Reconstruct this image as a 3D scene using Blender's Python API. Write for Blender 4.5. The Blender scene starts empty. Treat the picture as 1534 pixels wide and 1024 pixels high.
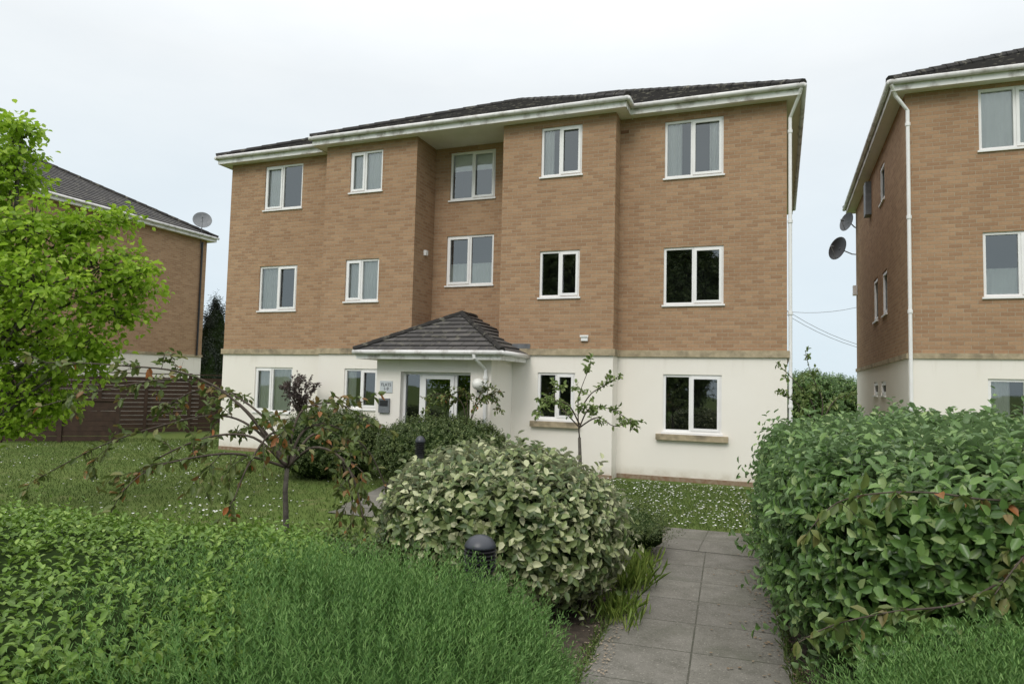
import bpy, bmesh, math, random
import numpy as np
from mathutils import Vector, Matrix
random.seed(7); rng=np.random.default_rng(7)
C=bpy.context.scene.collection
R=math.radians
FPX=1035.0; EYE=1.84
CM=Matrix.Rotation(math.pi/2+R(3.65),3,'X')@Matrix.Rotation(R(1.36),3,'Z')
EYEV=Vector((0,0,EYE))
def ray(px,py): return CM@Vector(((px-767)/FPX,(512-py)/FPX,-1))
def PT(px,py,Y):
    r=ray(px,py); return EYEV+r*(Y/r.y)
def GR(px,py,z=0):
    r=ray(px,py); return EYEV+r*((z-EYE)/r.z)
class Fr:
    def __init__(s,O,a):
        s.O=Vector((O[0],O[1],0)); s.a=a
        s.ux=Vector((math.cos(a),math.sin(a),0)); s.uy=Vector((-math.sin(a),math.cos(a),0))
    def pl(s,px,py,ly):
        r=ray(px,py); c=EYEV-s.O; t=(ly-c.dot(s.uy))/r.dot(s.uy); p=c+r*t
        return p.dot(s.ux),p.z
    def side(s,px,py,lx):
        r=ray(px,py); c=EYEV-s.O; t=(lx-c.dot(s.ux))/r.dot(s.ux); p=c+r*t
        return p.dot(s.uy),p.z
    def w(s,x,y,z=0): return s.O+s.ux*x+s.uy*y+Vector((0,0,z))
# ---------------------------------------------------------------- mesh helper
class MB:
    def __init__(s,T=None): s.v=[];s.f=[];s.uv=[];s.T=T
    def add(s,vs,fs,uvs=None):
        n=len(s.v)
        for v in vs:
            v=Vector(v); s.v.append(s.T@v if s.T else v)
        for i,f in enumerate(fs):
            s.f.append([a+n for a in f]); s.uv.append(uvs[i] if uvs else [(0,0)]*len(f))
    def quad(s,a,b,c,d,uv=None): s.add([a,b,c,d],[[0,1,2,3]],[uv] if uv else None)
    def box(s,x0,x1,y0,y1,z0,z1):
        vs=[(x0,y0,z0),(x1,y0,z0),(x1,y1,z0),(x0,y1,z0),(x0,y0,z1),(x1,y0,z1),(x1,y1,z1),(x0,y1,z1)]
        s.add(vs,[[0,3,2,1],[4,5,6,7],[0,1,5,4],[1,2,6,5],[2,3,7,6],[3,0,4,7]])
    def tube(s,pts,r,n=8):
        pts=[Vector(p) for p in pts]; m=len(pts)
        rs=r if isinstance(r,(list,tuple)) else [r]*m
        vs=[];up=Vector((0.13,0.21,1)).normalized()
        for i,p in enumerate(pts):
            t=(pts[min(i+1,m-1)]-pts[max(i-1,0)])
            if t.length<1e-6: t=Vector((0,0,1))
            t.normalize(); a=t.cross(up)
            if a.length<.1: a=t.cross(Vector((1,0,0)))
            a.normalize(); b=t.cross(a)
            for k in range(n):
                an=2*math.pi*k/n; vs.append(p+(a*math.cos(an)+b*math.sin(an))*rs[i])
        fs=[]
        for i in range(m-1):
            for k in range(n):
                k2=(k+1)%n; fs.append([i*n+k,i*n+k2,(i+1)*n+k2,(i+1)*n+k])
        fs.append(list(range(n))[::-1]); fs.append([(m-1)*n+k for k in range(n)])
        s.add(vs,fs)
    def lathe(s,prof,c,n=20):
        vs=[];fs=[]
        for r,z in prof:
            for k in range(n):
                an=2*math.pi*k/n; vs.append((c[0]+r*math.cos(an),c[1]+r*math.sin(an),c[2]+z))
        for i in range(len(prof)-1):
            for k in range(n):
                k2=(k+1)%n; fs.append([i*n+k,i*n+k2,(i+1)*n+k2,(i+1)*n+k])
        s.add(vs,fs)
    def build(s,name,mat,parent=None,smooth=False,loc=None,rz=0):
        me=bpy.data.meshes.new(name); me.from_pydata([tuple(v) for v in s.v],[],s.f)
        if any(u[0]!=(0,0) or u[1]!=(0,0) for u in s.uv):
            l=me.uv_layers.new(name='UVMap'); fl=[c for u in s.uv for p in u for c in p]
            l.data.foreach_set('uv',fl)
        me.materials.append(mat); o=bpy.data.objects.new(name,me); C.objects.link(o)
        if parent: o.parent=parent
        if loc is not None: o.location=loc
        o.rotation_euler[2]=rz
        if smooth: me.polygons.foreach_set('use_smooth',[True]*len(me.polygons))
        me.update(); return o
def empty(name,label,cat,loc=(0,0,0),rz=0,group=None):
    o=bpy.data.objects.new(name,None); C.objects.link(o); o.location=loc; o.rotation_euler=(0,0,rz)
    o.empty_display_size=.1
    return tag(o,label,cat,group)
def tag(o,label,cat,group=None,kind=None):
    o['label']=label; o['category']=cat
    if group:o['group']=group
    if kind:o['kind']=kind
    return o
def struct(o): o['kind']='structure'; return o
# ---------------------------------------------------------------- materials
def newmat(name):
    m=bpy.data.materials.new(name); m.use_nodes=True; nt=m.node_tree
    b=nt.nodes['Principled BSDF']; return m,nt,b
def N(nt,t,**k):
    n=nt.nodes.new(t)
    for a,v in k.items():
        if a in n.inputs: n.inputs[a].default_value=v
        else: setattr(n,a,v)
    return n
def c4(c): return (c[0],c[1],c[2],1)
def mixc(nt,f,a,b,bt='MIX'):
    m=nt.nodes.new('ShaderNodeMix'); m.data_type='RGBA'; m.blend_type=bt
    for s,v in ((m.inputs[0],f),(m.inputs[6],a),(m.inputs[7],b)):
        if hasattr(v,'links'): nt.links.new(v,s)
        elif isinstance(v,tuple): s.default_value=c4(v)
        else: s.default_value=v
    return m.outputs[2]
def noise(nt,scale,detail=5,vec=None,rough=.6):
    n=N(nt,'ShaderNodeTexNoise'); n.inputs['Scale'].default_value=scale; n.inputs['Detail'].default_value=detail; n.inputs['Roughness'].default_value=rough
    if vec is None: vec=N(nt,'ShaderNodeTexCoord').outputs['Object']
    nt.links.new(vec,n.inputs['Vector']); return n.outputs['Fac']
def ramp(nt,f,a,b):
    r=nt.nodes.new('ShaderNodeMapRange'); r.inputs[1].default_value=a; r.inputs[2].default_value=b; nt.links.new(f,r.inputs[0]); return r.outputs[0]
def pmat(name,c1,c2,scale=5,rough=.7,bump=.0,bs=40,c3=None,s3=.7,spec=.3):
    m,nt,b=newmat(name)
    col=mixc(nt,ramp(nt,noise(nt,scale),.35,.65),c1,c2)
    if c3: col=mixc(nt,ramp(nt,noise(nt,s3,7),.5,.72),col,c3)
    nt.links.new(col,b.inputs['Base Color']); b.inputs['Roughness'].default_value=rough; b.inputs['Specular IOR Level'].default_value=spec
    if bump:
        bn=N(nt,'ShaderNodeBump'); bn.inputs['Strength'].default_value=bump; bn.inputs['Distance'].default_value=.01
        nt.links.new(noise(nt,bs),bn.inputs['Height']); nt.links.new(bn.outputs[0],b.inputs['Normal'])
    return m
def leafmat(name,cols,back=None,trans=.25,rough=.45,spec=.4):
    m,nt,b=newmat(name)
    g=N(nt,'ShaderNodeNewGeometry'); r=nt.nodes.new('ShaderNodeValToRGB'); e=r.color_ramp.elements
    n=len(cols)
    while len(e)<n: e.new(.5)
    for i,(p,c) in enumerate(cols): e[i].position=p; e[i].color=c4(c)
    nt.links.new(g.outputs['Random Per Island'],r.inputs['Fac']); col=r.outputs['Color']
    col=mixc(nt,ramp(nt,noise(nt,3.0,2),.3,.7),col,mixc(nt,.4,col,(cols[0][1][0]*.8,cols[0][1][1]*.8,cols[0][1][2]*.8)))
    if back: col=mixc(nt,g.outputs['Backfacing'],col,back)
    nt.links.new(col,b.inputs['Base Color']); b.inputs['Roughness'].default_value=rough; b.inputs['Specular IOR Level'].default_value=spec
    t=N(nt,'ShaderNodeBsdfTranslucent'); nt.links.new(col,t.inputs['Color'])
    mx=N(nt,'ShaderNodeMixShader'); mx.inputs[0].default_value=trans
    nt.links.new(b.outputs[0],mx.inputs[1]); nt.links.new(t.outputs[0],mx.inputs[2])
    nt.links.new(mx.outputs[0],nt.nodes['Material Output'].inputs['Surface']); return m
def brickmat(name='brick_face'):
    m,nt,b=newmat(name)
    tc=N(nt,'ShaderNodeTexCoord'); sp=N(nt,'ShaderNodeSeparateXYZ'); nt.links.new(tc.outputs['Object'],sp.inputs[0])
    ad=N(nt,'ShaderNodeMath',operation='ADD'); nt.links.new(sp.outputs[0],ad.inputs[0]); nt.links.new(sp.outputs[1],ad.inputs[1])
    cb=N(nt,'ShaderNodeCombineXYZ'); nt.links.new(ad.outputs[0],cb.inputs[0]); nt.links.new(sp.outputs[2],cb.inputs[1])
    br=N(nt,'ShaderNodeTexBrick'); nt.links.new(cb.outputs[0],br.inputs['Vector'])
    br.inputs['Scale'].default_value=1; br.inputs['Brick Width'].default_value=.225; br.inputs['Row Height'].default_value=.075
    br.inputs['Mortar Size'].default_value=.007; br.inputs['Mortar Smooth'].default_value=.3; br.inputs['Bias'].default_value=.0
    br.inputs['Color1'].default_value=c4((.455,.295,.180)); br.inputs['Color2'].default_value=c4((.345,.212,.128)); br.inputs['Mortar'].default_value=c4((.41,.325,.232))
    col=br.outputs['Color']
    col=mixc(nt,ramp(nt,noise(nt,.45,5),.35,.75),col,mixc(nt,1.0,col,(.88,.865,.85),'MULTIPLY'))
    col=mixc(nt,ramp(nt,noise(nt,25,3),.3,.75),col,mixc(nt,1.0,col,(.86,.84,.82),'MULTIPLY'))
    nt.links.new(col,b.inputs['Base Color']); b.inputs['Roughness'].default_value=.9; b.inputs['Specular IOR Level'].default_value=.15
    bn=N(nt,'ShaderNodeBump'); bn.invert=True; bn.inputs['Strength'].default_value=.6; bn.inputs['Distance'].default_value=.008
    nt.links.new(br.outputs['Fac'],bn.inputs['Height']); nt.links.new(bn.outputs[0],b.inputs['Normal']); return m
def tilemat():
    m,nt,b=newmat('roof_tiles')
    tc=N(nt,'ShaderNodeTexCoord')
    br=N(nt,'ShaderNodeTexBrick'); nt.links.new(tc.outputs['UV'],br.inputs['Vector'])
    br.inputs['Scale'].default_value=1; br.inputs['Brick Width'].default_value=.3; br.inputs['Row Height'].default_value=.3
    br.inputs['Mortar Size'].default_value=.008; br.inputs['Color1'].default_value=c4((.055,.052,.052)); br.inputs['Color2'].default_value=c4((.10,.094,.09)); br.inputs['Mortar'].default_value=c4((.02,.018,.016))
    col=mixc(nt,ramp(nt,noise(nt,6,7),.55,.7),br.outputs['Color'],(.16,.15,.115))
    nt.links.new(col,b.inputs['Base Color']); b.inputs['Roughness'].default_value=.85
    bn=N(nt,'ShaderNodeBump'); bn.invert=True; bn.inputs['Distance'].default_value=.02; nt.links.new(br.outputs['Fac'],bn.inputs['Height']); nt.links.new(bn.outputs[0],b.inputs['Normal'])
    return m
def rendermat():
    m,nt,b=newmat('painted_render')
    tc=N(nt,'ShaderNodeTexCoord'); sp=N(nt,'ShaderNodeSeparateXYZ'); nt.links.new(tc.outputs['Object'],sp.inputs[0])
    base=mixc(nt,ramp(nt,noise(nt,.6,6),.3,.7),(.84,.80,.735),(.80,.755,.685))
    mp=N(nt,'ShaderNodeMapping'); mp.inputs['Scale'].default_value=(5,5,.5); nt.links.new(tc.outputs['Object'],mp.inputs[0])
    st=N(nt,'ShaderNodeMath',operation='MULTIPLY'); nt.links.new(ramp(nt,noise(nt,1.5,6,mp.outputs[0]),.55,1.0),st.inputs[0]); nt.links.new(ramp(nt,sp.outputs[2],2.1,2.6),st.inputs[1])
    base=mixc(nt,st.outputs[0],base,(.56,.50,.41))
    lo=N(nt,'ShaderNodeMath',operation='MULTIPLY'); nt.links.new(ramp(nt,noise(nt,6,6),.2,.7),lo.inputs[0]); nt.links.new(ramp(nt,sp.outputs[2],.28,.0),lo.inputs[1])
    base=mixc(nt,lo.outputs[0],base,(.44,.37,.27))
    nt.links.new(base,b.inputs['Base Color']); b.inputs['Roughness'].default_value=.85; b.inputs['Specular IOR Level'].default_value=.2
    bn=N(nt,'ShaderNodeBump'); bn.inputs['Strength'].default_value=.25; bn.inputs['Distance'].default_value=.004; nt.links.new(noise(nt,90,3),bn.inputs['Height']); nt.links.new(bn.outputs[0],b.inputs['Normal'])
    return m
def glassmat():
    m,nt,b=newmat('window_glass')
    t=N(nt,'ShaderNodeBsdfTransparent'); t.inputs[0].default_value=(.93,.96,.95,1)
    g=N(nt,'ShaderNodeBsdfGlossy'); g.inputs[0].default_value=(.86,.9,.9,1); g.inputs['Roughness'].default_value=.02
    f=N(nt,'ShaderNodeFresnel'); f.inputs[0].default_value=1.7
    bn=N(nt,'ShaderNodeBump'); bn.inputs['Strength'].default_value=.25; bn.inputs['Distance'].default_value=.01; nt.links.new(noise(nt,1.3,1),bn.inputs['Height']); nt.links.new(bn.outputs[0],g.inputs['Normal'])
    a=N(nt,'ShaderNodeMath',operation='ADD'); a.inputs[1].default_value=.13; nt.links.new(f.outputs[0],a.inputs[0])
    mx=N(nt,'ShaderNodeMixShader'); nt.links.new(a.outputs[0],mx.inputs[0]); nt.links.new(t.outputs[0],mx.inputs[1]); nt.links.new(g.outputs[0],mx.inputs[2])
    nt.links.new(mx.outputs[0],nt.nodes['Material Output'].inputs['Surface']); return m
BR=brickmat(); TL=tilemat(); RD=rendermat(); GL=glassmat()
WH=pmat('white_plastic',(.85,.84,.83),(.79,.78,.77),3,.4,spec=.4)
FA=pmat('weathered_white_fascia',(.80,.79,.77),(.73,.72,.70),2,.6,c3=(.27,.24,.21),s3=3.2)
ST=pmat('lichened_stone',(.46,.38,.26),(.34,.28,.185),9,.95,.4,40,c3=(.14,.12,.085),s3=2)
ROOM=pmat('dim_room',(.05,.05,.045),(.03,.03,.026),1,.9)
CUR=pmat('curtain_cloth',(.88,.87,.84),(.80,.79,.76),2,.9)
DK=pmat('black_metal',(.012,.012,.013),(.02,.02,.022),8,.45,spec=.5)
GY=pmat('grey_metal',(.22,.23,.24),(.16,.17,.18),8,.5)
LD=pmat('lead_flashing',(.16,.17,.18),(.11,.115,.12),6,.6)
BARK=pmat('bark',(.12,.108,.09),(.065,.058,.048),18,.95,.6,60)
TWIG=pmat('twig_bark',(.09,.072,.055),(.055,.043,.034),20,.9)
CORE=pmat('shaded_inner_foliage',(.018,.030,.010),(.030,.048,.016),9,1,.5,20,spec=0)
SOIL=pmat('soil',(.075,.06,.045),(.045,.036,.028),14,1,.8,50,c3=(.15,.12,.09),s3=9)
WOODF=pmat('brown_fence_wood',(.062,.038,.026),(.040,.025,.018),5,.85,.3,30)
# ---------------------------------------------------------------- building helpers
def wall_x(mb,x0,x1,z0,z1,y,holes=(),dep=.1):
    hs=[(max(a,x0),min(b,x1),max(c,z0),min(d,z1)) for a,b,c,d in holes if a<x1 and b>x0 and c<z1 and d>z0]
    xs=sorted({x0,x1,*[h[0] for h in hs],*[h[1] for h in hs]}); zs=sorted({z0,z1,*[h[2] for h in hs],*[h[3] for h in hs]})
    for i in range(len(xs)-1):
        for j in range(len(zs)-1):
            cx=(xs[i]+xs[i+1])/2; cz=(zs[j]+zs[j+1])/2
            if any(h[0]<cx<h[1] and h[2]<cz<h[3] for h in hs): continue
            a,b,c,d=xs[i],xs[i+1],zs[j],zs[j+1]
            mb.quad((a,y,c),(b,y,c),(b,y,d),(a,y,d))
    for a,b,c,d in hs:
        Y=y+dep
        mb.quad((a,y,c),(a,y,d),(a,Y,d),(a,Y,c)); mb.quad((b,y,c),(b,Y,c),(b,Y,d),(b,y,d))
        mb.quad((a,y,c),(a,Y,c),(b,Y,c),(b,y,c)); mb.quad((a,y,d),(b,y,d),(b,Y,d),(a,Y,d))
def ringx(mb,x0,x1,z0,z1,y0,y1,t):
    mb.box(x0,x0+t,y0,y1,z0,z1); mb.box(x1-t,x1,y0,y1,z0,z1)
    mb.box(x0+t,x1-t,y0,y1,z0,z0+t); mb.box(x0+t,x1-t,y0,y1,z1-t,z1)
def window(parent,x,y,z,w,h,rz=0,split=.47,sash=(1,),cur=None,sill='white',room=.8):
    mb=MB(); t=.05; ringx(mb,0,w,0,h,.03,.1,t); s=w*split if split else None
    lights=[(t,w-t)]
    if split:
        mb.box(s-.028,s+.028,.032,.098,t,h-t); lights=[(t,s-.028),(s+.028,w-t)]
    fr=mb.build('window',WH,parent,loc=(x,y,z),rz=rz)
    for i in sash:
        if i<len(lights):
            m=MB(); a,b=lights[i]; ringx(m,a-.012,b+.012,t-.012,h-t+.012,.012,.05,.05); m.build('casement',WH,fr)
    m=MB()
    for i,(a,b) in enumerate(lights):
        q=.012*math.sin(x*7+i*2.3+z); m.quad((a,.066,t),(b,.066+q*.3,t),(b,.066+q*.3+q*.4,h-t),(a,.066+q*.4,h-t))
    m.build('pane',GL,fr)
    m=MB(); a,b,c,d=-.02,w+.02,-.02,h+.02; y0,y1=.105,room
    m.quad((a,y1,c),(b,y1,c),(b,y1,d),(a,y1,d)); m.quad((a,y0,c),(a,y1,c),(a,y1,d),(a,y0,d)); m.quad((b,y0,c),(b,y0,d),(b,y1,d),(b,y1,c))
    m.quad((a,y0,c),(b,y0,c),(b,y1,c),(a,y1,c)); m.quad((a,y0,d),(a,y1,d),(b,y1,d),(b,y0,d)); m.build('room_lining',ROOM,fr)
    def sheet(xa,xb,za,zb,amp,n):
        m=MB(); p=None
        for i in range(n+1):
            q=xa+(xb-xa)*i/n; yy=.118+amp*math.sin(i*1.35)
            if p: m.quad((p[0],p[1],za),(q,yy,za),(q,yy,zb),(p[0],p[1],zb))
            p=(q,yy)
        m.build('curtain',CUR,fr,smooth=True)
    if cur:
        for k in cur.split('+'):
            if k=='left': sheet(.05,w*.29,.05,h-.05,.015,14)
            if k=='right': sheet(w*.76,w-.05,.05,h-.05,.015,14)
            if k=='wide': sheet(.05,w*.49,.05,h-.05,.015,22)
            if k=='net': sheet(.05,w-.05,.05,h-.05,.012,40)
            if k=='half': sheet(.05,w-.05,.05,h*.45,.012,40)
            if k=='top': sheet(.05,w-.05,h*.62,h-.05,.004,20)
    if sill=='white':
        m=MB(); m.box(-.03,w+.03,-.035,.028,-.035,-.002); m.build('sill',WH,fr)
    elif sill=='stone':
        m=MB(); m.box(-.13,w+.13,-.09,.05,-.16,-.045); m.build('sill',ST,fr); m=MB(); m.box(-.03,w+.03,-.03,.028,-.043,-.002); m.build('sill',WH,fr)
    return fr
def hip(mb,x0,x1,y0,y1,z,pitch,step=.26):
    tp=math.tan(pitch); S=min(x1-x0,y1-y0)/2; n=max(3,int(S/step)); cs=1/math.cos(pitch)
    for k in range(n):
        a=S*k/n; b=S*(k+1)/n; za=z+a*tp+.028; zb=z+b*tp
        for (f,L) in (('f',x1-x0),('r',y1-y0),('b',x1-x0),('l',y1-y0)):
            def pt(s,u,zz):
                if f=='f': return (x0+u,y0+s,zz)
                if f=='b': return (x1-u,y1-s,zz)
                if f=='r': return (x1-s,y0+u,zz)
                return (x0+s,y1-u,zz)
            va=k*.3+.005; vb=(k+1)*.3-.002
            mb.quad(pt(a,a,za),pt(a,L-a,za),pt(b,L-b,zb),pt(b,b,zb),[(a+.01,va),(L-a,va),(L-b,vb),(b,vb)])
            mb.quad(pt(a,a,za-.035),pt(a,L-a,za-.035),pt(a,L-a,za),pt(a,a,za),[(.1,.001),(.1,.002),(.11,.003),(.1,.003)])
    h=S*tp
    if x1-x0>y1-y0: r0=(x0+S,y0+S,z+h); r1=(x1-S,y0+S,z+h); pairs=[((x0,y0),r0),((x0,y1),r0),((x1,y0),r1),((x1,y1),r1)]
    else: r0=(x0+S,y0+S,z+h); r1=(x0+S,y1-S,z+h); pairs=[((x0,y0),r0),((x1,y0),r0),((x0,y1),r1),((x1,y1),r1)]
    return pairs,(r0,r1),z
def ridge(parent,info,r=.095):
    pairs,(r0,r1),z=info; m=MB()
    def line(a,b):
        a=Vector(a);b=Vector(b); n=max(1,int((b-a).length/.4))
        for i in range(n):
            p=a.lerp(b,i/n); q=a.lerp(b,(i+1.06)/n); m.tube([p,q],[r,r*.86],8)
    for (c,q) in pairs: line((c[0],c[1],z+.02),q)
    if (Vector(r0)-Vector(r1)).length>.2: line(r0,r1)
    m.build('ridge_tiles',TL,parent,smooth=False)
def ring(mb,x0,x1,y0,y1,z0,z1,t):
    mb.box(x0-t,x1+t,y0-t,y0,z0,z1); mb.box(x0-t,x1+t,y1,y1+t,z0,z1); mb.box(x0-t,x0,y0,y1,z0,z1); mb.box(x1,x1+t,y0,y1,z0,z1)
ZS=2.56; ZE=7.60; OV=.24; FH=.16
# ================================================================ MAIN BUILDING
A0=R(-21.2)
f0=Fr((0,0),A0)
Ocorner=Vector((-7.66,18.35,0))-f0.uy*.45
F=Fr(Ocorner,A0)
BX0=F.pl(484,380,0)[0]; BX1=F.pl(621,350,0)[0]; BX2=F.pl(751,350,0)[0]; BX3=F.pl(921,340,0)[0]; W=F.pl(1179,420,.45)[0]; D=9.6
WY=.45; RY=.95
main=empty('apartment_building','three storey buff brick apartment block with white ground floor and central tiled porch','building',(F.O.x,F.O.y,0),A0)
wins=[ # px rect, plane, split, sash, curtain, sill
 (397,453,247,313,WY,.47,(0,),'wide','white'),(525,573,226,287,0,.46,(0,),'net','white'),(675,742,226,298,RY,.5,(1,),'top','white'),(811,872,189,263,0,.47,(1,),'left','white'),(996,1084,178,264,WY,.47,(1,),'left+right','white'),
 (388,444,398,465,WY,.5,(1,),'wide','white'),(517,567,388,451,0,.47,(0,),'net','white'),(669,739,352,427,RY,.5,(0,),'half','white'),(808,868,375,445,0,.5,(1,),None,'white'),(994,1084,369,456,WY,.5,(1,),None,'white'),
 (381,437,550,617,WY,.45,(0,),'net','white'),(515,566,552,612,0,.5,(1,),'left','white'),(805,861,558,628,0,.5,(1,),None,'stone'),(993,1081,561,648,WY,.47,(1,),None,'stone')]
holes={WY:[],0:[],RY:[]}
for a,b,c,d,pl,sp,sa,cu,si in wins:
    x0=F.pl(a,(c+d)/2,pl)[0]; x1=F.pl(b,(c+d)/2,pl)[0]; z1=F.pl((a+b)/2,c,pl)[1]; z0=F.pl((a+b)/2,d,pl)[1]
    holes[pl].append((x0,x1,z0,z1))
    window(main,x0,pl,z0,x1-x0,z1-z0,0,sp,sa,cu,si)
def facade(mb,z0,z1,recess=True):
    wall_x(mb,0,BX0,z0,z1,WY,holes[WY]); wall_x(mb,BX0,BX1,z0,z1,0,holes[0]); wall_x(mb,BX2,BX3,z0,z1,0,holes[0]); wall_x(mb,BX3,W,z0,z1,WY,holes[WY])
    wall_x(mb,BX1,BX2,z0,z1,RY,holes[RY])
    def sx(x,y0,y1,s):
        if s>0: mb.quad((x,y0,z0),(x,y1,z0),(x,y1,z1),(x,y0,z1))
        else: mb.quad((x,y0,z0),(x,y0,z1),(x,y1,z1),(x,y1,z0))
    sx(BX0,0,WY,-1); sx(BX1,0,RY,1); sx(BX2,0,RY,-1); sx(BX3,0,WY,1); sx(W,WY,D,1); sx(0,WY,D,-1)
    mb.quad((W,D,z0),(0,D,z0),(0,D,z1),(W,D,z1))
m=MB(); facade(m,ZS+.06,ZE+.02); m.build('brick_wall',BR,main)
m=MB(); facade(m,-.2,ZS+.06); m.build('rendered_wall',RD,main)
# string course
z0,z1,t=ZS-.05,ZS+.085,.045
m=MB(); m.box(-t,BX0-t,WY-t,WY+.01,z0,z1); m.box(BX0-t,BX1+t,-t,.01,z0,z1); m.box(BX1,BX1+t,.01,RY,z0,z1); m.box(-t,0,WY+.01,D,z0,z1); m.box(BX0-t,BX0,.01,WY+.01,z0,z1); m.build('string_course',ST,main)
m=MB(); m.box(BX2-t,BX3+t,-t,.01,z0,z1); m.box(BX3+t,W+t,WY-t,WY+.01,z0,z1); m.box(BX3,BX3+t,.01,WY+.01,z0,z1); m.box(W,W+t,WY+.01,D,z0,z1); m.build('string_course',ST,main)
PL=pmat('damp_brick_plinth',(.22,.13,.08),(.3,.24,.17),12,.9,.3)
t=.012; z0,z1=-.1,.09
m=MB(); m.box(0,BX0,WY-t,WY,z0,z1); m.box(BX0-t,BX1,-t,0,z0,z1); m.build('plinth',PL,main)
m=MB(); m.box(BX2,BX3+t,-t,0,z0,z1); m.box(BX3+t,W+t,WY-t,WY,z0,z1); m.build('plinth',PL,main)
# eaves
m=MB(); m.box(-OV,W+OV,WY-OV,D+OV,ZE,ZE+.05); m.build('soffit',WH,main)
m=MB(); m.box(BX0-OV,BX3+OV,-OV,2,ZE-.004,ZE+.045); m.build('soffit',WH,main)
m=MB(); e=.02; z0,z1=ZE-.02,ZE+FH
m.box(-OV-e,BX0-OV-e,WY-OV-e,WY-OV,z0,z1); m.box(BX3+OV+e,W+OV+e,WY-OV-e,WY-OV,z0,z1)
m.box(BX0-OV-e,BX3+OV+e,-OV-e,-OV,z0,z1); m.box(BX0-OV-e,BX0-OV,-OV,WY,z0,z1); m.box(BX3+OV,BX3+OV+e,-OV,WY,z0,z1)
m.box(-OV-e,-OV,WY-OV,D+OV,z0,z1); m.box(W+OV,W+OV+e,WY-OV,D+OV,z0,z1); m.box(-OV,W+OV,D+OV,D+OV+e,z0,z1)
m.build('fascia',FA,main)
GU=pmat('grimy_gutter',(.76,.75,.74),(.66,.65,.63),2,.5,c3=(.32,.29,.25),s3=3)
def gutter(pts,parent):
    m=MB(); m.tube(pts,.05,8); m.build('gutter',GU,parent,smooth=True)
g=.07; zg=ZE+FH-.02
gutter([(-OV-e,WY-OV-g,zg),(BX0-OV-e,WY-OV-g,zg)],main); gutter([(BX0-OV-g,-OV-g,zg),(BX3+OV+g,-OV-g,zg)],main)
gutter([(BX3+OV+g,-OV-g,zg-.003),(BX3+OV+g,WY-OV-g,zg-.003)],main); gutter([(BX3+OV+g,WY-OV-g,zg),(W+OV+g,WY-OV-g,zg)],main)
gutter([(W+OV+g,WY-OV-g,zg-.003),(W+OV+g,D+OV,zg-.003)],main); gutter([(-OV-g,WY-OV-g,zg-.003),(-OV-g,D+OV,zg-.003)],main)
PIT=R(27)
m=MB(); inf=hip(m,-OV-.05,W+OV+.05,WY-OV-.05,D+OV+.05,ZE+FH,PIT); inf2=hip(m,BX0-OV-.05,BX3+OV+.05,-OV-.05,8.2,ZE+FH,PIT)
rf=m.build('roof',TL,main); ridge(rf,inf); ridge(rf,inf2)
def pipe(parent,pts,r=.034,name='downpipe'):
    m=MB(); m.tube(pts,r,10)
    a,b=Vector(pts[-2]),Vector(pts[-1]); n=int((b-a).length/1.8)
    for i in range(n+1):
        p=a.lerp(b,(i+.15)/(n+1)); m.tube([p+Vector((0,0,.03)),p-Vector((0,0,.03))],r*1.35,10)
    return m.build(name,WH,parent,smooth=False)
pipe(main,[(W+OV+.02,WY-OV-.06,zg-.05),(W+.2,WY-OV+.06,zg-.2),(W+.06,WY+.02,zg-.5),(W+.06,WY+.02,0.05)])
# ---- vents
m=MB(); x,z=F.pl(876,507,0); m.box(x-.07,x+.07,-.05,-.001,z-.05,z+.06); m.box(x-.09,x+.09,-.07,-.051,z+.03,z+.07); m.build('vent_cover',WH,main)
m=MB(); x,z=F.pl(757,553,0); m.tube([(x,-.06,z),(x,-.001,z)],.045,12); m.build('vent_outlet',DK,main,smooth=False)
m=MB(); x,z=F.pl(936,198,WY); m.box(x-.09,x+.09,WY-.015,WY-.001,z-.03,z+.03); m.build('air_brick',pmat('air_brick_clay',(.2,.1,.05),(.15,.08,.04)),main)
y,z=F.side(636,379,BX1); m=MB(); m.box(BX1+.001,BX1+.07,y-.05,y+.05,z-.06,z+.06); m.build('alarm_box',WH,main)
# ---- porch
PY=-1.15
QX0=F.pl(563,600,PY)[0]; QX1=F.pl(735,600,PY)[0]; PZ=2.36
O0=F.pl(599,600,PY)[0]; O1=F.pl(704,600,PY)[0]; OZ=F.pl(650,557,PY)[1]
m=MB(); wall_x(m,QX0,QX1,-.1,PZ,PY,[(O0,O1,-.2,OZ)],.16)
m.quad((QX1,PY,-.1),(QX1,0,-.1),(QX1,0,PZ),(QX1,PY,PZ)); m.quad((QX0,PY,-.1),(QX0,PY,PZ),(QX0,0,PZ),(QX0,0,-.1))
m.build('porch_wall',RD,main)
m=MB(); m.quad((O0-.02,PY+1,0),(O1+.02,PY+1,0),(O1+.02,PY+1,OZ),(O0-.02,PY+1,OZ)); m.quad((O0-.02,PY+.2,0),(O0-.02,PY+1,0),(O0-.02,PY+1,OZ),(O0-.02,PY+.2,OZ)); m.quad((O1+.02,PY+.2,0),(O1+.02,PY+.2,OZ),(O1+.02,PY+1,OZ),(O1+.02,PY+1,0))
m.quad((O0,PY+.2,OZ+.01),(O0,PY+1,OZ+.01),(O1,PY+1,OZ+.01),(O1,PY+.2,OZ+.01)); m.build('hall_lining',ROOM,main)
xa=O0+(O1-O0)*.26; xb=O0+(O1-O0)*.76; y0,y1=PY+.13,PY+.2
m=MB(); ringx(m,O0,O1,0,OZ,y0,y1,.055); m.box(xa-.03,xa+.03,y0+.002,y1-.002,.055,OZ-.055); m.box(xb-.03,xb+.03,y0+.002,y1-.002,.055,OZ-.055)
df=m.build('door_frame',WH,main)
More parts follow.
